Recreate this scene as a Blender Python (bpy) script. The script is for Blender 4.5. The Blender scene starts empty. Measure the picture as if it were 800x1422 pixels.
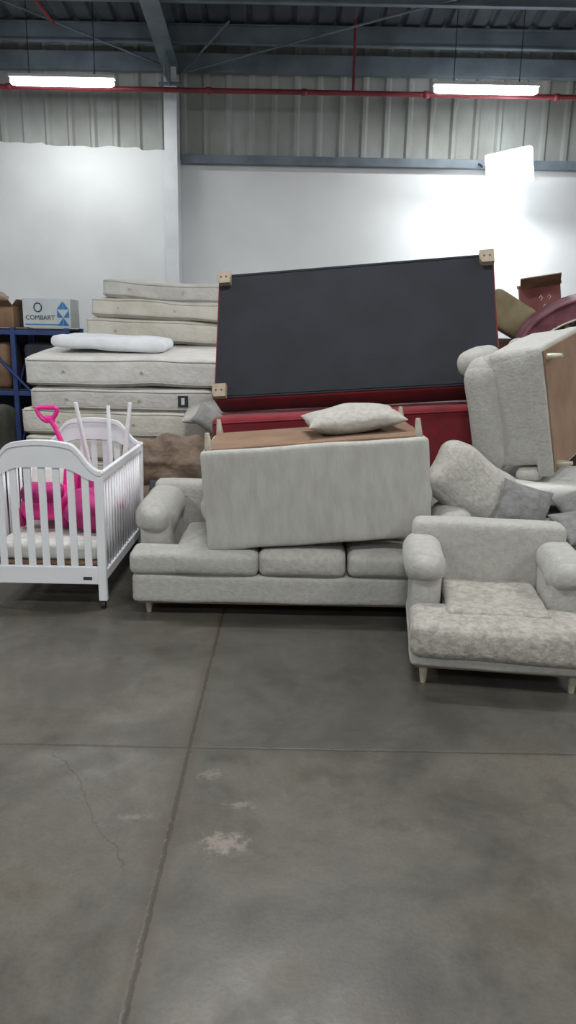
import bpy, bmesh, math, random
from mathutils import Vector, Matrix, noise, Euler
random.seed(4)
scene=bpy.context.scene
COL=scene.collection
try:
    scene.view_settings.view_transform='Standard'
    scene.view_settings.look='None'
except Exception: pass

def lin(c):
    o=[]
    for v in c[:3]:
        v=v/255.0
        o.append(v/12.92 if v<=0.04045 else ((v+0.055)/1.055)**2.4)
    return (o[0],o[1],o[2],1)

def M(name,c1,c2=None,scale=5,rough=.85,bump=0,bscale=60,metal=0,detail=5,sheen=0,lo=.35,hi=.65,emit=0,aniso=(1,1,1),dist=0.0,bdist=.01):
    m=bpy.data.materials.new(name); m.use_nodes=True
    nt=m.node_tree; N=nt.nodes; L=nt.links
    b=N['Principled BSDF']
    b.inputs['Roughness'].default_value=rough
    b.inputs['Metallic'].default_value=metal
    if sheen: b.inputs['Sheen Weight'].default_value=sheen
    tc=N.new('ShaderNodeTexCoord'); mp=N.new('ShaderNodeMapping')
    mp.inputs['Scale'].default_value=aniso
    L.new(tc.outputs['Object'],mp.inputs['Vector'])
    if c2 is None: c2=tuple(max(0,x*.92) for x in c1)
    nz=N.new('ShaderNodeTexNoise'); nz.inputs['Scale'].default_value=scale; nz.inputs['Detail'].default_value=detail
    nz.inputs['Distortion'].default_value=dist
    L.new(mp.outputs[0],nz.inputs['Vector'])
    cr=N.new('ShaderNodeValToRGB')
    cr.color_ramp.elements[0].position=lo; cr.color_ramp.elements[0].color=lin(c2)
    cr.color_ramp.elements[1].position=hi; cr.color_ramp.elements[1].color=lin(c1)
    L.new(nz.outputs['Fac'],cr.inputs[0]); L.new(cr.outputs[0],b.inputs['Base Color'])
    if bump:
        n2=N.new('ShaderNodeTexNoise'); n2.inputs['Scale'].default_value=bscale; n2.inputs['Detail'].default_value=3
        L.new(mp.outputs[0],n2.inputs['Vector'])
        bp=N.new('ShaderNodeBump'); bp.inputs['Strength'].default_value=bump; bp.inputs['Distance'].default_value=bdist
        L.new(n2.outputs['Fac'],bp.inputs['Height']); L.new(bp.outputs[0],b.inputs['Normal'])
    if emit:
        b.inputs['Emission Color'].default_value=lin(c1); b.inputs['Emission Strength'].default_value=emit
    return m

# ------------------------------------------------------------ materials
mVel=M('grey_velvet',(170,169,163),(160,158,152),scale=30,rough=.9,bump=.45,bscale=60,sheen=.1,detail=9)
mVelS=M('streaked_velvet',(172,171,165),(161,159,153),scale=20,rough=.9,bump=.45,bscale=60,sheen=.1,aniso=(1,1,.3),detail=9)
mVelM=M('crushed_velvet',(166,163,154),(140,135,126),scale=30,rough=.85,bump=.8,bscale=38,sheen=.1,lo=.36,hi=.64,dist=.6,detail=10)
mVelM2=M('crushed_velvet_light',(171,169,162),(157,154,146),scale=30,rough=.85,bump=.6,bscale=40,sheen=.1,lo=.36,hi=.64,dist=.6,detail=10)
mVelD=M('mid_grey_velvet',(126,126,123),(106,106,103),scale=20,rough=.9,bump=.5)
mHess=M('brown_lining',(138,111,90),(120,95,75),scale=4,rough=.95,bump=.3,bscale=150)
mLeg=M('champagne_leg',(188,182,165),(165,158,140),scale=20,rough=.35,metal=.3)
mBlack=M('black_dust_cover',(22,27,35),(15,19,26),scale=3,rough=.85,bump=.3,bscale=200)
mRed=M('red_fabric',(130,24,36),(104,18,28),scale=5,rough=.85,bump=.3,bscale=150,sheen=.1)
mWood=M('wood_foot',(162,148,130),(134,120,102),scale=8,rough=.6,aniso=(1,6,1))
mMetal=M('steel_dark',(60,60,60),(45,45,45),rough=.5,metal=.6)
mWhiteP=M('white_paint_wood',(224,226,228),(216,218,220),scale=3,rough=.4)
mPink=M('pink_plastic',(232,54,150),(215,40,134),scale=3,rough=.3)
mPurp=M('magenta_fabric',(195,45,128),(150,28,96),scale=9,rough=.7,bump=.6,bscale=15)
mMat1=M('mattress_white',(203,202,197),(192,191,185),scale=7,rough=.9,bump=.8,bscale=22)
mMat2=M('mattress_cream',(197,194,183),(184,180,167),scale=5,rough=.9,bump=.8,bscale=25)
mMat3=M('mattress_grey',(190,189,184),(175,173,167),scale=6,rough=.9,bump=.8,bscale=30)
mPipe=M('mattress_piping',(172,169,162),(155,152,145),rough=.8)
mTan=M('tan_leather',(126,108,90),(96,80,65),scale=6,rough=.6,bump=.9,bscale=9,bdist=.03)
mNavy=M('navy_fabric',(52,54,62),(36,38,45),rough=.9)
mBlue=M('blue_steel',(34,60,118),(24,46,95),rough=.5)
mCard=M('cardboard',(140,112,88),(112,88,68),rough=.9)
mBoxW=M('white_carton',(196,202,204),(184,189,190),rough=.7)
mPrint=M('blue_print',(50,130,190),(40,110,170),rough=.7)
mPrintD=M('dark_blue_print',(25,60,90),rough=.7)
mMaroon=M('faded_maroon_carton',(126,76,72),(104,56,54),scale=5,rough=.85)
mOlive=M('olive_tan_fabric',(128,118,90),(102,92,68),scale=5,rough=.85,bump=.3)
mMarF=M('maroon_fabric',(124,76,86),(92,50,60),scale=6,rough=.8,bump=.5,bscale=20)
mDarkPat=M('dark_pattern_fabric',(150,130,125),(46,36,38),scale=18,rough=.85,lo=.45,hi=.6)
mGal=M('column_paint',(218,222,224),(204,208,211),scale=3,rough=.6)
mSteelB=M('bluegrey_steel',(108,120,129),(86,97,106),scale=3,rough=.55)
mRoof=M('roof_sheet',(80,88,95),(62,69,76),scale=2,rough=.6)
mClad=M('wall_cladding',(162,167,163),(130,132,125),scale=1.6,rough=.6,lo=.3,hi=.6,detail=9,aniso=(1,1,.5))
mPipeR=M('red_pipe',(132,46,54),(108,34,42),rough=.5)
mLamp=M('tube_glow',(250,252,255),(250,252,255),emit=14)
mFlood=M('flood_glow',(245,250,255),(245,250,255),emit=40)
mFix=M('fixture_body',(210,212,214),(200,202,204),rough=.5)
mLabel=M('label_dark',(40,42,46),rough=.6)
mWard=M('dark_wood',(84,62,48),(60,42,32),scale=4,rough=.6,aniso=(1,1,6))

# ------------------------------------------------------------ mesh helpers
def link(me,name,mat,parent,loc=(0,0,0),rot=(0,0,0),smooth=True):
    o=bpy.data.objects.new(name,me); COL.objects.link(o)
    if mat: me.materials.append(mat)
    o.location=loc; o.rotation_euler=rot
    if parent: o.parent=parent
    if smooth:
        for p in me.polygons: p.use_smooth=True
    return o
def empty(name,mat=None,loc=(0,0,0),rz=0):
    e=bpy.data.objects.new(name,None); COL.objects.link(e); e.empty_display_size=.1
    if mat is not None: e.matrix_world=mat
    else:
        e.location=loc; e.rotation_euler=(0,0,rz)
    return e
def softbox(name,size,r,loc,mat,parent=None,rot=(0,0,0),n=11,puff=(0,0,0),nz=0,nf=3,seed=0):
    hx,hy,hz=[s/2 for s in size]
    r=min(r,hx*.98,hy*.98,hz*.98)
    bm=bmesh.new(); bmesh.ops.create_cube(bm,size=2)
    bmesh.ops.subdivide_edges(bm,edges=bm.edges[:],cuts=n,use_grid_fill=True)
    for v in bm.verts:
        q=[math.sin(c*math.pi/2) for c in v.co]
        p=Vector((q[0]*hx,q[1]*hy,q[2]*hz))
        c=Vector((max(-hx+r,min(hx-r,p.x)),max(-hy+r,min(hy-r,p.y)),max(-hz+r,min(hz-r,p.z))))
        d=p-c
        if d.length>1e-6: p=c+d.normalized()*r
        if any(puff):
            fx,fy,fz=1-q[0]**2,1-q[1]**2,1-q[2]**2
            p.x+=puff[0]*q[0]*fy*fz; p.y+=puff[1]*q[1]*fx*fz; p.z+=puff[2]*q[2]*fx*fy
        if nz:
            w=noise.noise_vector(p*nf+Vector((seed*3.1,seed*1.7,seed)))
            p+=w*nz
        v.co=p
    me=bpy.data.meshes.new(name); bm.to_mesh(me); bm.free()
    return link(me,name,mat,parent,loc,rot)
def box(name,size,loc,mat,parent=None,rot=(0,0,0),bev=.004):
    bm=bmesh.new(); bmesh.ops.create_cube(bm,size=1)
    for v in bm.verts: v.co=Vector((v.co.x*size[0],v.co.y*size[1],v.co.z*size[2]))
    if bev: bmesh.ops.bevel(bm,geom=bm.edges[:],offset=min(bev,min(size)*.3),segments=2,affect='EDGES',profile=.5)
    me=bpy.data.meshes.new(name); bm.to_mesh(me); bm.free()
    return link(me,name,mat,parent,loc,rot,smooth=False)
def cone(name,r1,r2,p1,p2,mat,parent=None,seg=20,bev=0):
    p1=Vector(p1);p2=Vector(p2);d=p2-p1
    bm=bmesh.new(); bmesh.ops.create_cone(bm,cap_ends=True,segments=seg,radius1=r1,radius2=r2,depth=d.length)
    if bev:
        es=[e for e in bm.edges if abs(e.verts[0].co.z-e.verts[1].co.z)<1e-5]
        bmesh.ops.bevel(bm,geom=es,offset=bev,segments=4,affect='EDGES',profile=.5)
    me=bpy.data.meshes.new(name); bm.to_mesh(me); bm.free()
    o=link(me,name,mat,parent)
    for p in me.polygons: p.use_smooth = bev>0 or len(p.vertices)<=4
    q=d.to_track_quat('Z','Y')
    o.rotation_euler=q.to_euler(); o.location=(p1+p2)/2
    return o
def tube(name,pts,r,mat,parent=None,cyclic=False):
    cu=bpy.data.curves.new(name,'CURVE'); cu.dimensions='3D'; cu.bevel_depth=r; cu.bevel_resolution=3; cu.use_fill_caps=True
    s=cu.splines.new('POLY'); s.points.add(len(pts)-1)
    for i,p in enumerate(pts): s.points[i].co=(p[0],p[1],p[2],1)
    s.use_cyclic_u=cyclic
    cu.materials.append(mat)
    o=bpy.data.objects.new(name,cu); COL.objects.link(o)
    if parent:o.parent=parent
    return o
def prism(name,poly,y0,y1,mat,parent=None,loc=(0,0,0),rot=(0,0,0),bev=.003):
    bm=bmesh.new()
    a=[bm.verts.new((p[0],y0,p[1])) for p in poly]; b=[bm.verts.new((p[0],y1,p[1])) for p in poly]
    bm.faces.new(a); bm.faces.new(b[::-1]); n=len(poly)
    for i in range(n): bm.faces.new((a[i],b[i],b[(i+1)%n],a[(i+1)%n]))
    bmesh.ops.recalc_face_normals(bm,faces=bm.faces[:])
    me=bpy.data.meshes.new(name); bm.to_mesh(me); bm.free()
    return link(me,name,mat,parent,loc,rot,smooth=False)
def pillow(name,w,h,t,mat,loc,rot,parent=None,seed=0,nz=.02,corner=.08):
    bm=bmesh.new(); n=22
    def vert(i,j,s):
        x=-1+2*i/n;y=-1+2*j/n
        x=math.sin(x*math.pi/2);y=math.sin(y*math.pi/2)
        z=s*t/2*((1-x*x)**.45)*((1-y*y)**.45)
        px=x*w/2*(1-corner*(1-y*y)); py=y*h/2*(1-corner*(1-x*x))
        p=Vector((px,py,z))
        wv=noise.noise_vector(p*5+Vector((seed*2.3,seed,0)))
        p+=wv*nz*(1 if (1-x*x)*(1-y*y)>.01 else .6)
        return p
    top=[[bm.verts.new(vert(i,j,1)) for j in range(n+1)] for i in range(n+1)]
    bot=[[top[i][j] if i in(0,n) or j in (0,n) else bm.verts.new(vert(i,j,-1)) for j in range(n+1)] for i in range(n+1)]
    for i in range(n):
        for j in range(n):
            bm.faces.new((top[i][j],top[i+1][j],top[i+1][j+1],top[i][j+1]))
            bm.faces.new((bot[i][j],bot[i][j+1],bot[i+1][j+1],bot[i+1][j]))
    me=bpy.data.meshes.new(name); bm.to_mesh(me); bm.free()
    return link(me,name,mat,parent,loc,rot)
def R(*a): return tuple(math.radians(x) for x in a)

# ------------------------------------------------------------ room
def floor_mat():
    m=bpy.data.materials.new('concrete_floor'); m.use_nodes=True
    nt=m.node_tree;N=nt.nodes;L=nt.links;b=N['Principled BSDF']
    tc=N.new('ShaderNodeTexCoord'); sep=N.new('ShaderNodeSeparateXYZ'); L.new(tc.outputs['Object'],sep.inputs[0])
    def noise_(s,d=6,r=.6,dist=0):
        n=N.new('ShaderNodeTexNoise'); n.inputs['Scale'].default_value=s;n.inputs['Detail'].default_value=d;n.inputs['Roughness'].default_value=r;n.inputs['Distortion'].default_value=dist
        L.new(tc.outputs['Object'],n.inputs['Vector']); return n.outputs['Fac']
    def mth(op,a,b_=None,c=None,clamp=False):
        n=N.new('ShaderNodeMath'); n.operation=op; n.use_clamp=clamp
        for i,v in enumerate((a,b_,c)):
            if v is None: continue
            if isinstance(v,(int,float)): n.inputs[i].default_value=v
            else: L.new(v,n.inputs[i])
        return n.outputs[0]
    def mix(f,a,c,bt='MIX'):
        n=N.new('ShaderNodeMix'); n.data_type='RGBA'; n.blend_type=bt
        if isinstance(f,(int,float)): n.inputs[0].default_value=f
        else: L.new(f,n.inputs[0])
        for i,v in ((6,a),(7,c)):
            if isinstance(v,tuple): n.inputs[i].default_value=v
            else: L.new(v,n.inputs[i])
        return n.outputs[2]
    def mr(v,a,b_,c=0,d=1,smooth=True):
        n=N.new('ShaderNodeMapRange'); n.interpolation_type='SMOOTHSTEP' if smooth else 'LINEAR'
        n.inputs[1].default_value=a;n.inputs[2].default_value=b_;n.inputs[3].default_value=c;n.inputs[4].default_value=d
        L.new(v,n.inputs[0]); return n.outputs[0]
    X=sep.outputs[0];Y=sep.outputs[1]
    big=noise_(1.3,9,.65,.3); mid=noise_(5,9,.7,.3); fine=noise_(70,4,.6)
    col=mix(mr(big,.36,.64),lin((68,66,60)),lin((96,92,83)))
    col=mix(mr(mid,.42,.68,0,.5),col,lin((86,82,74)))
    br=noise_(1.9,7,.65,.5)
    col=mix(mr(br,.50,.68,0,.45),col,lin((80,71,58)))
    dk=noise_(2.6,8,.7,.3)
    col=mix(mr(dk,.50,.68,0,.45),col,lin((56,55,51)))
    lt=noise_(3.3,9,.75,.2)
    col=mix(mr(lt,.54,.70,0,.3),col,lin((112,108,99)))
    slab=mth('MULTIPLY',mr(X,-.42,-.33),mr(Y,2.55,2.72))
    col=mix(mth('MULTIPLY',slab,.4),col,lin((58,60,57)))
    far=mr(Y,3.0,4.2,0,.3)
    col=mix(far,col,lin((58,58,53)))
    col=mix(mr(fine,.35,.7,0,.2),col,lin((48,46,41)))
    wob=mth('MULTIPLY',mth('SUBTRACT',noise_(14,4),.5),.03)
    wob2=mth('MULTIPLY',mth('SUBTRACT',noise_(40,4),.5),.018)
    dx=mth('ABSOLUTE',mth('ADD',mth('ADD',X,.371),wob))
    dy=mth('ABSOLUTE',mth('ADD',mth('SUBTRACT',Y,2.633),wob2))
    halo=mth('MULTIPLY',mr(dx,.012,.05,1,0),.45)
    col=mix(halo,col,lin((72,62,49)))
    jx=mr(mth('ABSOLUTE',mth('ADD',mth('ADD',X,.371),wob2)),.003,.011,1,0)
    jy=mr(dy,.002,.009,1,0)
    dx2=mth('ABSOLUTE',mth('ADD',mth('SUBTRACT',X,4.2),wob2)); dx3=mth('ABSOLUTE',mth('ADD',mth('ADD',X,4.9),wob2))
    dy2=mth('ABSOLUTE',mth('ADD',mth('ADD',Y,1.9),wob2))
    j=mth('MAXIMUM',mth('MAXIMUM',jx,mth('MULTIPLY',jy,.75)),mth('MAXIMUM',mr(dx2,.004,.01,1,0),mth('MAXIMUM',mr(dx3,.004,.01,1,0),mr(dy2,.004,.01,1,0))))
    cx=mth('ADD',mth('MULTIPLY',mth('SUBTRACT',2.6,Y),.63),-.887)
    cw=mth('MULTIPLY',mth('SUBTRACT',noise_(6,5),.5),.16)
    cd=mth('ABSOLUTE',mth('SUBTRACT',mth('ADD',X,cw),cx))
    ck=mth('MULTIPLY',mr(cd,.0012,.004,1,0),mth('MULTIPLY',mr(Y,1.9,2.0),mr(Y,2.6,2.64,1,0)))
    col=mix(mth('MULTIPLY',j,.62),col,lin((42,36,29)))
    col=mix(mth('MULTIPLY',ck,.6),col,lin((48,40,31)))
    n8=noise_(30,6,.75)
    for (px,py,rx,ry,s) in ((-.188,2.07,.07,.055,.42),(-.15,2.27,.05,.02,.28),(-.27,2.45,.05,.03,.2),(-.5,2.2,.05,.02,.2)):
        d=mth('SQRT',mth('ADD',mth('POWER',mth('DIVIDE',mth('SUBTRACT',X,px),rx),2),mth('POWER',mth('DIVIDE',mth('SUBTRACT',Y,py),ry),2)))
        d=mth('ADD',d,mth('MULTIPLY',mth('SUBTRACT',n8,.5),5))
        col=mix(mth('MULTIPLY',mr(d,.2,1.2,1,0),s),col,lin((160,146,137)))
    L.new(col,b.inputs['Base Color'])
    L.new(mr(mid,.3,.7,.30,.50),b.inputs['Roughness'])
    bp=N.new('ShaderNodeBump'); bp.inputs['Strength'].default_value=.25; bp.inputs['Distance'].default_value=.01
    h=mth('SUBTRACT',mth('MULTIPLY',fine,.2),j); L.new(h,bp.inputs['Height']); L.new(bp.outputs[0],b.inputs['Normal'])
    return m
WY=10.0; XL,XR,YB=-7.5,7.5,-6.0
def roofz(y): return 5.0+(WY-y)*.15
box('floor',(XR-XL,WY-YB+.3,.1),((XL+XR)/2,(WY+YB)/2,-.05),None,bev=0)
fo=bpy.data.objects['floor']; fo.data.materials.append(floor_mat())
for v in fo.data.vertices: v.co+=Vector(fo.location)
fo.location=(0,0,0)

mPl=M('white_plaster',(218,221,221),(203,206,206),scale=.8,rough=.85,bump=.12,bscale=8,detail=8)
poly=[(XL,0),(XR,0),(XR,3.70),(-1.5,3.70)]
x=-1.5
while x>XL:
    poly.append((x,3.80+.02*noise.noise(Vector((x*5,0,0)))+(.03 if x<-1.95 else 0)+(.03 if x<-3.1 else 0))); x-=.05
poly.append((XL,3.86))
prism('wall_back',poly,WY,WY+.15,mPl)
def corrugated(axis_len,x0,spacing,h,topw):
    pts=[];x=x0
    while x<x0+axis_len:
        pts+= [(x,0),(x+spacing-topw-.05,0),(x+spacing-topw-.02,-h),(x+spacing-.03,-h)]
        x+=spacing
    return pts
bm=bmesh.new(); prev=None
for (px,d) in corrugated(XR-XL,XL,.28,.035,.05):
    a=bm.verts.new((px,WY+.06+d,3.6)); c=bm.verts.new((px,WY+.06+d,5.1))
    if prev: bm.faces.new((prev[0],a,c,prev[1]))
    prev=(a,c)
me=bpy.data.meshes.new('wall_cladding'); bm.to_mesh(me); bm.free(); link(me,'wall_cladding_back',mClad,None,smooth=False)
bm=bmesh.new(); prev=None
for (px,d) in corrugated(XR-XL,XL,.25,.035,.05):
    a=bm.verts.new((px,WY+.1,roofz(WY+.1)-d)); c=bm.verts.new((px,YB,roofz(YB)-d))
    if prev: bm.faces.new((prev[0],a,c,prev[1]))
    prev=(a,c)
me=bpy.data.meshes.new('ceiling'); bm.to_mesh(me); bm.free(); link(me,'ceiling',mRoof,None,smooth=False)
def sidewall(name,x,t):
    bm=bmesh.new()
    P=[(YB,0),(WY,0),(WY,roofz(WY)),(YB,roofz(YB))]
    a=[bm.verts.new((x,p[0],p[1])) for p in P]; b=[bm.verts.new((x+t,p[0],p[1])) for p in P]
    bm.faces.new(a);bm.faces.new(b[::-1])
    for i in range(4): bm.faces.new((a[i],b[i],b[(i+1)%4],a[(i+1)%4]))
    bmesh.ops.recalc_face_normals(bm,faces=bm.faces[:])
    me=bpy.data.meshes.new(name); bm.to_mesh(me); bm.free(); link(me,name,mPl,None,smooth=False)
sidewall('wall_left',XL,-.15); sidewall('wall_right',XR,.15)
box('wall_front',(XR-XL,.15,roofz(YB)),(0,YB-.08,roofz(YB)/2),mPl,bev=0)
def ibeam(name,p1,p2,w,h,mat,parent=None,up=Vector((0,0,1))):
    p1=Vector(p1);p2=Vector(p2);d=(p2-p1);z=d.normalized()
    xax=z.cross(up).normalized() if abs(z.dot(up))<.99 else Vector((1,0,0))
    yax=z.cross(xax)
    t=.014
    prof=[(-w/2,-h/2),(w/2,-h/2),(w/2,-h/2+t),(t/2,-h/2+t),(t/2,h/2-t),(w/2,h/2-t),(w/2,h/2),(-w/2,h/2),(-w/2,h/2-t),(-t/2,h/2-t),(-t/2,-h/2+t),(-w/2,-h/2+t)]
    bm=bmesh.new()
    a=[bm.verts.new(p1+xax*q[0]+yax*q[1]) for q in prof]; b=[bm.verts.new(p2+xax*q[0]+yax*q[1]) for q in prof]
    bm.faces.new(a);bm.faces.new(b[::-1]);n=len(prof)
    for i in range(n): bm.faces.new((a[i],b[i],b[(i+1)%n],a[(i+1)%n]))
    bmesh.ops.recalc_face_normals(bm,faces=bm.faces[:])
    me=bpy.data.meshes.new(name); bm.to_mesh(me); bm.free(); return link(me,name,mat,parent,smooth=False)
CX=-1.50
for k,cx in enumerate((CX,CX+6.2,CX-5.8)):
    e=empty('steel_column')
    ibeam('shaft',(cx,WY-.14,0),(cx,WY-.14,4.75),.15,.24,mGal,e)
    box('face_plate',(.155,.012,4.4),(cx,WY-.27,2.2),mGal,e,bev=.002)
    box('cap_plate',(.26,.28,.03),(cx,WY-.15,4.47),mSteelB,e)
    e2=empty('roof_rafter')
    zb=4.62
    ibeam('rafter_beam',(cx,WY-.05,zb+.19),(cx,YB,zb+.19+(WY-YB-.05)*.15),.2,.36,mSteelB,e2)
    box('haunch_plate',(.02,.5,.35),(cx,WY-.4,4.62),mSteelB,e2)
for y in (9.55,8.75,7.5,6.1,4.7,3.3,1.9,.5,-.9,-2.3,-3.7,-5.1):
    z=roofz(y)
    ibeam('roof_purlin',(XL+.02,y,z-.13),(XR-.02,y,z-.13),.07,.2,mSteelB)
box('eave_beam',(XR-XL,.1,.2),(0,WY-.06,4.76),mSteelB)
box('wall_girt',(XR+1.4,.1,.10),((XR-1.4)/2,WY-.05,3.69),mSteelB)
for (a,b_) in (((CX+.1,9.85,4.62),(2.6,8.3,5.12)),((CX+.1,9.85,4.6),(-.75,9.2,4.95)),((CX-.1,9.85,4.7),(-3.5,8.6,5.05))):
    tube('roof_brace_rod',[a,b_],.012,mSteelB)
e=empty('sprinkler_pipe')
tube('main_run',[(XL+.05,9.4,4.31),(XR-.05,9.4,4.31)],.028,mPipeR,e)
for x in (.66,-5.4,6.6): tube('riser',[(x,9.4,4.31),(x,9.4,roofz(9.4)-.03)],.016,mPipeR,e)
tube('branch',[(-2.95,8.3,5.2),(-2.6,8.9,4.78)],.018,mPipeR,e)
for x in (-3.3,-1.0,.1,1.5,3.0): cone('coupling',.038,.038,(x-.03,9.4,4.31),(x+.03,9.4,4.31),mPipeR,e)
LC=(.985,.995,1)
def fixture(x,y,z,power,L_=1.16):
    e=empty('tube_light_fixture')
    box('housing',(L_,.1,.035),(x,y,z+.055),mFix,e)
    softbox('diffuser',(L_-.02,.1,.075),.035,(x,y,z),mLamp,e,n=6)
    for s in(-1,1): tube('hanger_wire',[(x+s*.36,y,z+.07),(x+s*.36,y,roofz(y)-.02)],.005,mMetal,e)
    ld=bpy.data.lights.new('tube_lamp','AREA'); ld.shape='RECTANGLE'; ld.size=L_; ld.size_y=.1; ld.energy=power; ld.color=LC
    lo=bpy.data.objects.new('tube_lamp',ld); COL.objects.link(lo); lo.parent=e; lo.location=(x,y,z-.045)
for x in (-2.57,2.09,6.6,-6.9): fixture(x,9.0,4.25,30)
for y,p in ((4.6,84),(1.0,92),(-3.0,76)):
    for x in (-4.6,0,4.6): fixture(x,y,4.4,p)
# flood light
e=empty('flood_light')
fl=Vector((2.58,9.62,3.60))
rt=R(28,-10,-14)
box('housing',(.54,.1,.38),fl,mFix,e,rot=rt,bev=.02)
off=Euler(rt).to_matrix()@Vector((0,-.056,0))
softbox('lens',(.54,.05,.40),.024,fl+off,mFlood,e,rot=rt,n=8)
tube('bracket',[(2.28,9.66,3.6),(2.28,9.93,3.70),(2.88,9.93,3.70),(2.88,9.66,3.6)],.015,mMetal,e)
ld=bpy.data.lights.new('flood_lamp','AREA'); ld.shape='RECTANGLE'; ld.size=.5; ld.size_y=.4; ld.energy=90; ld.color=(.93,.97,1)
lo=bpy.data.objects.new('flood_lamp',ld); COL.objects.link(lo); lo.parent=e; lo.location=(2.54,9.5,3.52); lo.rotation_euler=R(-35,0,-10)
for (lx,ly,lz,en) in ((2.47,9.72,3.12,8),(2.40,9.62,3.50,8),(2.78,9.62,3.45,7),(2.56,9.38,3.85,9)):  # added bare point lights, no fittings: make the wall glow and the hotspot below
    ld=bpy.data.lights.new('added_wall_glow','POINT'); ld.energy=en; ld.shadow_soft_size=.05; ld.color=(.93,.97,1)
    lo=bpy.data.objects.new('added_wall_glow',ld); COL.objects.link(lo); lo.parent=e; lo.location=(lx,ly,lz)

# ------------------------------------------------------------ sofas
def sofa(name,mtx,W,D,H,ha,seat_h,ncush,setback,back_t=.16,arm_w=.2,fab=mVel,fabback=None,seatmats=None,roll=.095,legh=.1,leg_in=.06,lowline=.26,seat=True,rear=False):
    e=empty(name,mtx); fb=fabback or fab
    z0=legh
    softbox('base',(W,D,lowline-z0),.025,(0,0,(lowline+z0)/2),fab,e,nz=.006,nf=4)
    box('bottom_lining',(W-.05,D-.05,.012),(0,0,z0-.004),mHess,e)
    softbox('back',(W-.02,back_t,H-z0-.02),.045,(0,D/2-back_t/2,(H+z0)/2),fb,e,nz=.008,nf=3,n=13)
    if rear: softbox('rear_panel',(W+.012,.06,H-z0),.024,(0,D/2-.015,(H+z0)/2),fb,e,nz=.007,nf=4,n=15)
    ya=-D/2+setback; yb=D/2-.01
    for s in(-1,1):
        softbox('arm_panel',(arm_w*.78,yb-ya-.02,ha-roll-z0),.04,(s*(W/2-arm_w*.42),(ya+yb)/2,(ha-roll+z0)/2+.02),fab,e,nz=.006)
        cx=s*(W/2-arm_w/2+.03)
        softbox('arm_roll',(roll*2+.03,yb-ya-.03,roll*2),roll*.93,(cx,(ya+yb)/2-.02,ha-roll),fab,e,nz=.012,nf=5,n=15,seed=s+3,puff=(0,.03,0))
    if seat:
        inner=W-2*arm_w+.04
        y1=D/2-back_t; y0=-D/2-.01
        if ncush==1:
            softbox('seat_cushion',(inner,y1-y0,seat_h-lowline+.02),.05,(0,(y0+y1)/2,(seat_h+lowline)/2),seatmats[0] if seatmats else fab,e,nz=.008,puff=(0,.01,.015))
            softbox('seat_front_roll',(W+.01,setback+.03,seat_h-lowline+.03),.05,(0,-D/2+setback/2-.015,(seat_h+lowline)/2-.005),seatmats[0] if seatmats else fab,e,nz=.010,nf=5,puff=(0,.012,.006),n=13)
        else:
            cw=inner/ncush
            for i in range(ncush):
                cx=-inner/2+cw*(i+.5)
                mt=seatmats[i] if seatmats else fab
                softbox('seat_cushion',(cw-.006,y1-y0,seat_h-lowline+.01),.045,(cx,(y0+y1)/2,(seat_h+lowline)/2),mt,e,nz=.014,nf=4,puff=(0,.018,.022),seed=i)
            for s in(-1,1):
                softbox('cushion_ear',(arm_w+.06,setback+.01,seat_h-lowline+.005),.045,(s*(W/2-arm_w/2-.015),-D/2+setback/2-.012,(seat_h+lowline)/2-.002),fab,e,nz=.008)
    for sx in(-1,1):
        for sy in(-1,1):
            x=sx*(W/2-leg_in);y=sy*(D/2-leg_in)
            cone('leg',.013,.026,(x,y,0),(x,y,z0+.01),mLeg,e,bev=.002)
    return e
sofa('three_seat_sofa',Matrix.Translation((.09,4.44,0)),1.95,.86,.67,.63,.395,3,.2,legh=.085,lowline=.255,
     seatmats=[mVel,mVelM2,mVel],arm_w=.24,roll=.11,leg_in=.08)
mx=Matrix.Translation((.125,4.43,1.112))@Matrix.Rotation(math.radians(-5.1),4,'Y')@Matrix.Rotation(math.pi,4,'X')
lv=sofa('upturned_loveseat',mx,1.26,.76,.67,.55,.40,2,.1,legh=.10,fab=mVelS,roll=.10,arm_w=.2,leg_in=.045,rear=True)
pillow('throw_pillow',.58,.40,.16,mVelM2,(.37,4.40,1.125),R(4,-5,8),seed=2,nz=.025)
mx=Matrix.Translation((1.035,3.53,0))@Matrix.Rotation(math.radians(-7),4,'Z')
ac=sofa('upholstered_armchair',mx,.82,.80,.665,.575,.32,1,.30,legh=.105,lowline=.17,seatmats=[mVelM],arm_w=.19,roll=.088,leg_in=.07)
softbox('seat_top_panel',(.48,.56,.05),.024,(0,.01,.325),mVelM,ac,nz=.012,nf=6,n=14)
# tipped armchair
az=Vector((-.78,.58,-.14)).normalized(); ay=Vector((-.25,-.02,.96)); ay=(ay-az*ay.dot(az)).normalized(); ax=ay.cross(az)
c=Vector((1.60,4.93,1.20))
mx=Matrix(((ax.x,ay.x,az.x,0),(ax.y,ay.y,az.y,0),(ax.z,ay.z,az.z,0),(0,0,0,1)))
mx=Matrix.Translation(c-az*.33)@mx
tc_=sofa('upholstered_armchair',mx,.84,.80,.46,.61,.34,1,.06,legh=.10,lowline=.2,arm_w=.21,roll=.115,leg_in=.07,back_t=.14)
softbox('back_bolster',(.30,.17,.22),.075,(.24,.335,.56),mVel,tc_,n=12,nz=.008)
softbox('inner_back_cushion',(.44,.16,.34),.06,(0,.24,.44),mVel,tc_,n=12,nz=.01)
sofa('two_seat_sofa',Matrix.Translation((1.99,4.99,0)),1.46,.85,.62,.57,.40,2,.12,fab=mVelD,leg_in=.07)
softbox('foam_mattress',(1.40,.80,.14),.05,(1.88,4.82,.665),mMat1,None,nz=.01)
softbox('large_cushion',(.56,.17,.38),.085,(1.10,4.40,.735),mVelM2,None,rot=R(-22,34,6),nz=.03,nf=4,n=16,puff=(0,.03,0))
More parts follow.
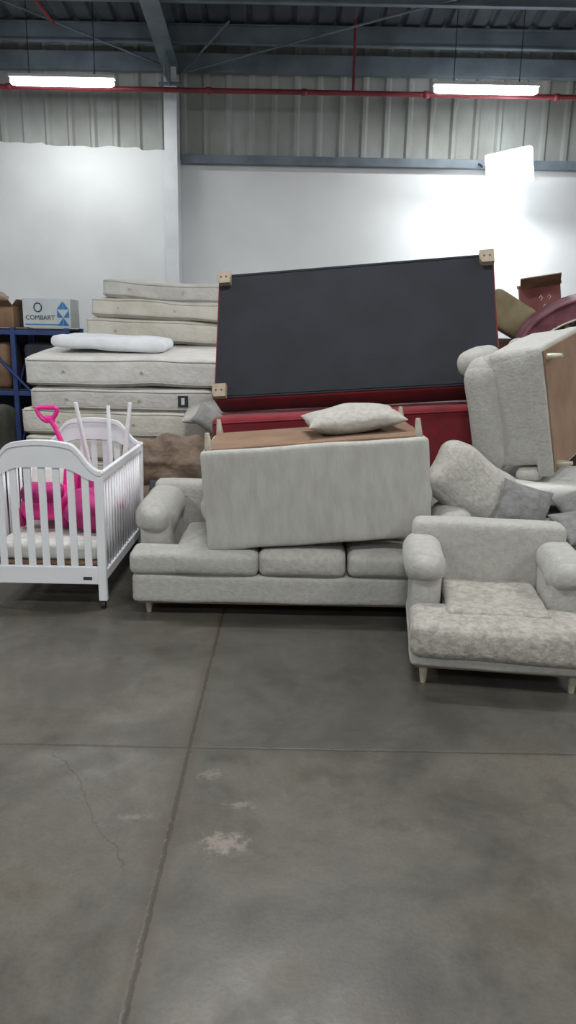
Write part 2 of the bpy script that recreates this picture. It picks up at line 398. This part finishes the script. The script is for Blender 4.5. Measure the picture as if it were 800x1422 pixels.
pillow('grey_cushion',.30,.28,.12,mVelD,(1.39,4.26,.64),R(60,14,-10),seed=6)
pillow('grey_cushion',.42,.32,.14,mVelD,(1.82,4.24,.64),R(55,-26,0),seed=7)
pillow('grey_cushion',.46,.32,.12,mVelD,(1.76,4.10,.55),R(18,0,8),seed=8)
pillow('grey_cushion',.4,.4,.16,mVel,(1.56,4.20,.48),R(10,0,0),seed=9)

# ------------------------------------------------------------ bed bases
u=Vector((1.98,-.30,.165)).normalized(); v=Vector((-.03,.5,.915)); v=(v-u*v.dot(u)).normalized(); n=u.cross(v)
mx=Matrix(((u.x,v.x,n.x,0),(u.y,v.y,n.y,0),(u.z,v.z,n.z,0),(0,0,0,1)))
mx=Matrix.Translation((.44,5.50,1.66))@mx
e=empty('leaning_bed_base',mx)
W,Hh=2.03,1.03
softbox('upholstered_frame',(W,Hh,.24),.02,(0,0,-.12),mRed,e,nz=.004,n=13)
box('dust_cover',(W-.03,Hh-.02,.012),(.0,0,.003),mBlack,e)
for s in (-1,1): tube('staple_seam',[(-W/2+.03,s*(Hh/2-.028),.01),(W/2-.03,s*(Hh/2-.028),.01)],.004,mBlack,e)
for sx in(-1,1):
    for sy in(-1,1):
        x=sx*(W/2-.055);y=sy*(Hh/2-.055)
        prism('corner_foot',[(-.05,-.05),(.05,-.05),(.05,.05),(-.035,.05),(-.05,.02)],0,.05,mWood,e,loc=(x,y,.008),rot=(math.pi/2,0,0) )
        for a in (-.02,.02): cone('bolt',.006,.006,(x+a,y,.056),(x+a,y,.062),mMetal,e,seg=10)
e=empty('red_bed_base',Matrix.Translation((.42,5.60,.865))@Matrix.Rotation(math.radians(-4.5),4,'Y')@Matrix.Rotation(math.radians(-4),4,'Z'))
softbox('upholstered_frame',(1.86,.95,.45),.04,(0,0,0),mRed,e,nz=.006,n=13)
tube('front_piping',[(-.91,-.478,.19),(.91,-.478,.19)],.006,mRed,e)
box('base_lining',(1.8,.9,.01),(0,0,-.227),mBlack,e)
for sx in(-1,1):
    for sy in (-1,1): cone('foot',.03,.025,(sx*.85,sy*.4,-.23),(sx*.85,sy*.4,-.26),mWood,e)
e=empty('lower_bed_base',Matrix.Translation((.52,5.78,0)))
softbox('upholstered_frame',(1.60,.85,.40),.04,(0,0,.30),mRed,e,nz=.006)
for sx in(-1,1):
    for sy in (-1,1): cone('foot',.03,.025,(sx*.74,sy*.36,.11),(sx*.74,sy*.36,0),mWood,e)

# ------------------------------------------------------------ mattresses
def mattress(name,size,loc,mat,rot=(0,0,0),seed=0,label=False,nzz=.012):
    e=empty(name); e.location=loc; e.rotation_euler=rot
    w,d,h=size
    softbox('body',size,min(.05,h*.42),(0,0,0),mat,e,nz=nzz,nf=2.5,n=14,puff=(0,0,.02),seed=seed)
    for s in(-1,1):
        pts=[];r=.05
        for (cx,cy,a0) in ((w/2-r,d/2-r,0),(-w/2+r,d/2-r,90),(-w/2+r,-d/2+r,180),(w/2-r,-d/2+r,270)):
            for k in range(5):
                a=math.radians(a0+k*22.5); pts.append(Vector((cx+(r-.004)*math.cos(a),cy+(r-.004)*math.sin(a),s*(h/2-.028))))
        P=[]
        for i in range(len(pts)):
            a=pts[i];b=pts[(i+1)%len(pts)];m_=max(1,int((b-a).length/.08))
            for k in range(m_):
                q=a.lerp(b,k/m_); P.append(q+noise.noise_vector(q*2.5+Vector((seed*3.1,seed*1.7,seed)))*nzz)
        tube('piping',P,.006,mPipe,e,True)
    if label:
        box('label',(.09,.006,h*.5),(w*.34,-d/2-.006,0),mLabel,e)
        box('label_text',(.03,.004,h*.3),(w*.34,-d/2-.01,0),mBoxW,e)
    for k in (-.3,.1): 
        cone('vent',.012,.012,(w*k,-d/2+.004,0),(w*k,-d/2-.008,0),mLeg,e,seg=12)
    return e
F=6.6
mattress('mattress',(1.65,.95,.22),(-1.52,F+.5,.11),mMat3,seed=11)
mattress('mattress',(1.62,.95,.22),(-1.50,F+.5,.335),mMat2,seed=12)
mattress('mattress',(1.66,.95,.22),(-1.56,F+.5,.565),mMat2,R(0,0,1),seed=1)
mattress('mattress',(1.68,.95,.24),(-1.56,F+.49,.80),mMat2,R(1,1,-1),seed=2)
mattress('mattress',(1.62,.95,.20),(-1.50,F+.48,1.03),mMat3,R(3,0,0),seed=3,label=True)
mattress('mattress',(1.72,.95,.25),(-1.48,F+.46,1.29),mMat1,R(5,0,0),seed=4,nzz=.018)
softbox('folded_duvet',(1.02,.5,.11),.05,(-1.64,F+.42,1.50),M('white_cotton',(216,219,222),(202,205,209),rough=.9,bump=.3,bscale=12),None,rot=R(4,1.5,-2),nz=.02,nf=4)
for i,(z,h,w,x) in enumerate(((.12,.24,1.5,-1.35),(.37,.25,1.5,-1.38),(.62,.24,1.5,-1.36),(.87,.24,1.5,-1.36),(1.12,.24,1.5,-1.36),(1.36,.23,1.5,-1.36))):
    mattress('mattress',(w,.95,h),(x,8.15,z),mMat3,seed=20+i)
mattress('mattress',(1.46,.95,.23),(-1.34,8.12,1.60),mMat2,R(0,1.0,1),seed=5,nzz=.02)
mattress('mattress',(1.40,.95,.19),(-1.30,8.10,1.81),mMat2,R(0,2,-1),seed=6,nzz=.035)
mattress('mattress',(1.32,.95,.18),(-1.22,8.10,1.99),mMat3,R(0,2.5,1),seed=7,nzz=.035)
pillow('small_pillow',.22,.18,.10,mVelD,(-.58,5.30,1.0),R(50,30,0),seed=3,nz=.01)
pillow('grey_pillow',.5,.38,.16,mMat3,(-.66,6.35,.95),R(10,-10,0),seed=4)

sofa('tan_leather_armchair',Matrix.Translation((-.98,5.75,0)),.82,.80,.74,.60,.46,1,.1,fab=mTan,leg_in=.07,roll=.11)
softbox('tan_cushion',(.66,.24,.38),.10,(-.86,5.58,.64),mTan,None,rot=R(-12,0,3),nz=.06,nf=6,n=20)
pillow('navy_cushion',.36,.30,.14,mNavy,(-.80,5.05,.50),R(30,0,5),seed=4)
softbox('dark_storage_crate',(.5,.30,.42),.03,(-.76,5.06,.21),mNavy,None)

# ------------------------------------------------------------ crib
e=empty('baby_crib',None,(-1.405,4.705,0))
hw,hl=.345,.575
def sm(x): x=max(0,min(1,x)); return x*x*(3-2*x)
def topc(x): return .82+.125*sm((.335-abs(x))/.17)+.045*max(0,1-(x/.26)**2)
def botc(x): return .765+.06*sm((.33-abs(x))/.2)+.02*max(0,1-(x/.26)**2)
for sy in(-1,1):
    y=sy*hl
    for sx in(-1,1):
        box('post',(.05,.035,.76),(sx*(hw-.02),y,.43),mWhiteP,e,bev=.006)
        softbox('post_cap',(.056,.042,.02),.008,(sx*(hw-.02),y,.815),mWhiteP,e,n=4)
        cone('castor',.022,.022,(sx*(hw-.02)-.012,y,.024),(sx*(hw-.02)+.012,y,.024),mMetal,e,bev=.004)
        box('castor_stem',(.012,.012,.05),(sx*(hw-.02),y,.045),mMetal,e)
    xs=[-hw+.0+ (2*hw)*i/40 for i in range(41)]
    prism('arched_rail',[(x_,topc(x_)) for x_ in xs]+[(x_,botc(x_)) for x_ in xs[::-1]],y-.016,y+.016,mWhiteP,e)
    prism('arched_rail_moulding',[(x_,topc(x_)+.008) for x_ in xs]+[(x_,topc(x_)-.018) for x_ in xs[::-1]],y-.024,y+.024,mWhiteP,e)
    box('bottom_rail',(2*hw-.05,.028,.105),(0,y,.205),mWhiteP,e)
    for i in range(7):
        x_=-.246+.082*i
        box('slat',(.042,.014,botc(x_)-.25+.02),(x_,y,(botc(x_)+.25)/2),mWhiteP,e)
box('maker_label',(.05,.004,.018),(.24,-hl-.016,.19),mLabel,e)
for sx in(-1,1):
    x_=sx*(hw-.015)
    box('side_top_rail',(.028,2*hl-.03,.05),(x_,0,.79),mWhiteP,e)
    box('side_bottom_rail',(.028,2*hl-.03,.06),(x_,0,.20),mWhiteP,e)
    for i in range(15):
        y=-hl+.08+(2*hl-.16)*i/14
        cone('bar',.0085,.0085,(x_,y,.22),(x_,y,.77),mWhiteP,e,seg=12)
box('mattress_board',(2*hw-.06,2*hl-.05,.02),(0,0,.27),mCard,e)
softbox('crib_mattress',(2*hw-.07,2*hl-.06,.11),.04,(0,0,.335),mMat1,e,nz=.005)
t=empty('pink_push_car_toy',None,(-1.52,4.62,.40))
softbox('body',(.26,.46,.16),.06,(0,0,.13),mPink,t,nz=.004)
softbox('seat_back',(.24,.07,.24),.03,(0,.2,.27),mPink,t)
softbox('hood',(.24,.18,.12),.05,(0,-.15,.22),mPurp,t)
softbox('windshield',(.2,.02,.12),.009,(0,-.04,.30),mMat1,t,rot=R(-25,0,0),n=5)
for sx in(-1,1):
    for sy in(-1,1):
        cone('wheel',.06,.06,(sx*.12,sy*.14,.06),(sx*.16,sy*.14,.06),mPurp,t,bev=.012,seg=28)
tube('push_stem',[(.05,.2,.3),(.03,.22,.45),(-.02,.23,.58),(-.05,.235,.63)],.017,mPink,t)
hp=[]
for k in range(24):
    a=k/24*2*math.pi
    hp.append((-.07+.065*math.cos(a)*(1+.15*math.sin(a)),.235,.675+.045*math.sin(a)+.012*math.cos(2*a)))
tube('handle_loop',hp,.015,mPink,t,True)
softbox('handle_hub',(.07,.03,.05),.014,(-.055,.235,.63),mPink,t,n=5)
softbox('pink_blanket',(.27,.44,.22),.1,(-1.24,4.55,.51),mPurp,None,nz=.05,nf=6,n=20)
softbox('magenta_bag',(.26,.20,.26),.09,(-1.32,4.90,.53),mPurp,None,nz=.05,nf=7,n=18)
t=empty('upturned_white_stool')
cone('seat',.12,.12,(-1.27,5.14,.40),(-1.27,5.14,.425),mWhiteP,t,seg=36,bev=.008)
for (a,b_) in (((-1.35,5.10,.42),(-1.44,4.99,1.13)),((-1.19,5.10,.42),(-1.085,5.05,1.13)),((-1.27,5.2,.42),(-1.28,5.23,1.09))):
    cone('leg',.022,.013,a,b_,mWhiteP,t,bev=.003)

# ------------------------------------------------------------ rack + boxes
e=empty('blue_storage_rack')
for x in (-3.9,-2.38,-2.95):
    for y in (8.05,8.6): box('upright',(.05,.05,1.62),(x,y,.81),mBlue,e)
    for z0_,z1_ in ((.3,.9),(.9,1.5)): tube('side_brace',[(x,8.05,z0_),(x,8.6,z1_)],.012,mBlue,e)
for z in (.25,.95,1.59):
    for y in (8.05,8.6): box('beam',(1.5,.04,.05),(-3.14,y,z-.02),mBlue,e)
    box('shelf',(1.5,.56,.02),(-3.14,8.33,z+.015),mMetal,e)
tube('front_brace',[(-3.3,8.02,1.5),(-2.45,8.02,.6)],.016,mBlue,e)
box('back_sheet',(1.5,.01,1.5),(-3.14,8.64,.8),mNavy,e)
for (x,z,c_) in ((-3.25,1.22,mCard),(-2.67,1.22,mNavy),(-3.2,.51,mNavy),(-2.67,.51,mCard)):
    softbox('stored_bundle',(.44,.4,.48),.07,(x,8.33,z),c_,e,nz=.02,nf=4)
e=empty('printed_carton',None,(-2.60,8.28,1.775),math.radians(2))
box('carton',(.50,.38,.30),(0,0,0),mBoxW,e)
for (i,j,f) in ((0,0,1),(1,0,-1),(0,1,-1),(1,1,1),(0,2,1),(1,2,-1)):
    x0=.11+i*.065; z0_=-.13+j*.085
    prism('printed_triangle',[(x0,z0_),(x0+.06,z0_),(x0+(.06 if f>0 else 0),z0_+.08)],-.194,-.192,mPrint,e)
box('print_band',(.4,.002,.012),(-.03,-.192,-.12),mPrint,e,bev=0)
tube('printed_emblem',[(-.09+.04*math.cos(a*math.pi/6),-.192,.055+.045*math.sin(a*math.pi/6)) for a in range(12)],.006,mPrintD,e,True)
cu=bpy.data.curves.new('carton_text','FONT'); cu.body='COMBART'; cu.size=.065; cu.extrude=.001; cu.align_x='CENTER'; cu.materials.append(mPrintD)
to=bpy.data.objects.new('carton_text',cu); COL.objects.link(to); to.parent=e; to.location=(-.07,-.193,-.07); to.rotation_euler=R(90,0,0)
e=empty('open_cardboard_box',None,(-3.18,8.3,1.62),math.radians(-4))
box('carton',(.5,.4,.22),(0,0,.11),mCard,e)
box('flap',(.5,.004,.14),(0,-.24,.24),mCard,e,rot=R(60,0,0),bev=0)
box('flap',(.004,.4,.10),(.26,0,.25),mCard,e,rot=R(0,40,0),bev=0)
pillow('brown_bag',.3,.26,.14,mTan,(-.02,-.05,.31),R(10,0,20),e,seed=14)
softbox('dark_fabric_bundle',(.6,.5,.95),.12,(-2.78,6.5,.475),M('dark_green_cloth',(70,70,58),(45,46,38),rough=.9,bump=.5,bscale=12),None,nz=.06,nf=4,n=16)

# ------------------------------------------------------------ right clutter
e=empty('dark_wardrobe',None,(2.55,7.10,0))
box('carcass',(1.5,.9,1.60),(0,0,.80),mWard,e)
for s in(-1,1):
    box('door',(.72,.02,1.5),(s*.365,-.455,.80),mWard,e)
    cone('knob',.014,.014,(s*.05,-.465,.9),(s*.05,-.49,.9),mLeg,e)
e=empty('maroon_carton_box',Matrix.Translation((2.28,7.05,1.87))@Euler(R(4,-9,-14)).to_matrix().to_4x4())
box('carton',(.34,.34,.44),(0,0,0),mMaroon,e)
box('lid_flap',(.34,.2,.01),(0,-.24,.24),mCard,e,rot=R(-30,0,0))
box('lid_edge',(.36,.36,.03),(0,0,.215),mMaroon,e)
for (x,z) in ((.0,.1),(.07,.1),(.03,.02),(.07,-.05),(.0,-.05)):
    tube('printed_mark',[(x-.014,-.173,z),(x,-.173,z+.024),(x+.014,-.173,z),(x-.004,-.173,z-.02)],.003,mMat1,e,False)
softbox('olive_cushion',(.42,.28,.30),.05,(1.92,6.85,1.81),mOlive,None,rot=R(0,30,-10),nz=.015)
e=empty('maroon_curved_sofa',Matrix.Translation((2.62,6.30,1.60))@Euler(R(8,-6,-10)).to_matrix().to_4x4())
outer=[];inner=[]
for k in range(25):
    a=math.pi*(k/24)
    outer.append((.72*math.cos(a),.40*math.sin(a))); inner.append((.58*math.cos(a),.25*math.sin(a)))
prism('curved_back',outer+inner[::-1],-.2,.2,mMarF,e)
prism('curved_seat_panel',inner+[(-.58,-.02),(.58,-.02)],-.15,.18,mDarkPat,e)
tube('welt',[(p[0],-.202,p[1]) for p in outer],.012,mMarF,e)
tube('inner_welt',[(p[0],-.202,p[1]) for p in inner],.01,mLeg,e)
box('plinth_panel',(1.2,.2,1.5),(0,.0,-.80),mWard,e)

e=empty('storage_crate_stack',None,(.5,7.0,0))
for i in range(3):
    box('crate',(1.6,.9,.5),(0,0,.25+i*.505),mCard,e)
    for s in (-.6,0,.6): box('batten',(.08,.02,.5),(s,-.46,.25+i*.505),mWood,e)

# ------------------------------------------------------------ world + camera
w=bpy.data.worlds.new('World'); scene.world=w; w.use_nodes=True
w.node_tree.nodes['Background'].inputs[0].default_value=(.95,.96,1,1); w.node_tree.nodes['Background'].inputs[1].default_value=.3
cd=bpy.data.cameras.new('Camera'); cam=bpy.data.objects.new('Camera',cd); COL.objects.link(cam)
cd.sensor_fit='VERTICAL'; cd.sensor_height=36; cd.lens=26; cd.clip_start=.05
p=math.radians(13.5); r=math.radians(1.07)
cam.matrix_world=Matrix.Translation((0,0,1.6))@Matrix.Rotation(math.pi/2-p,4,'X')@Matrix.Rotation(r,4,'Z')
scene.camera=cam
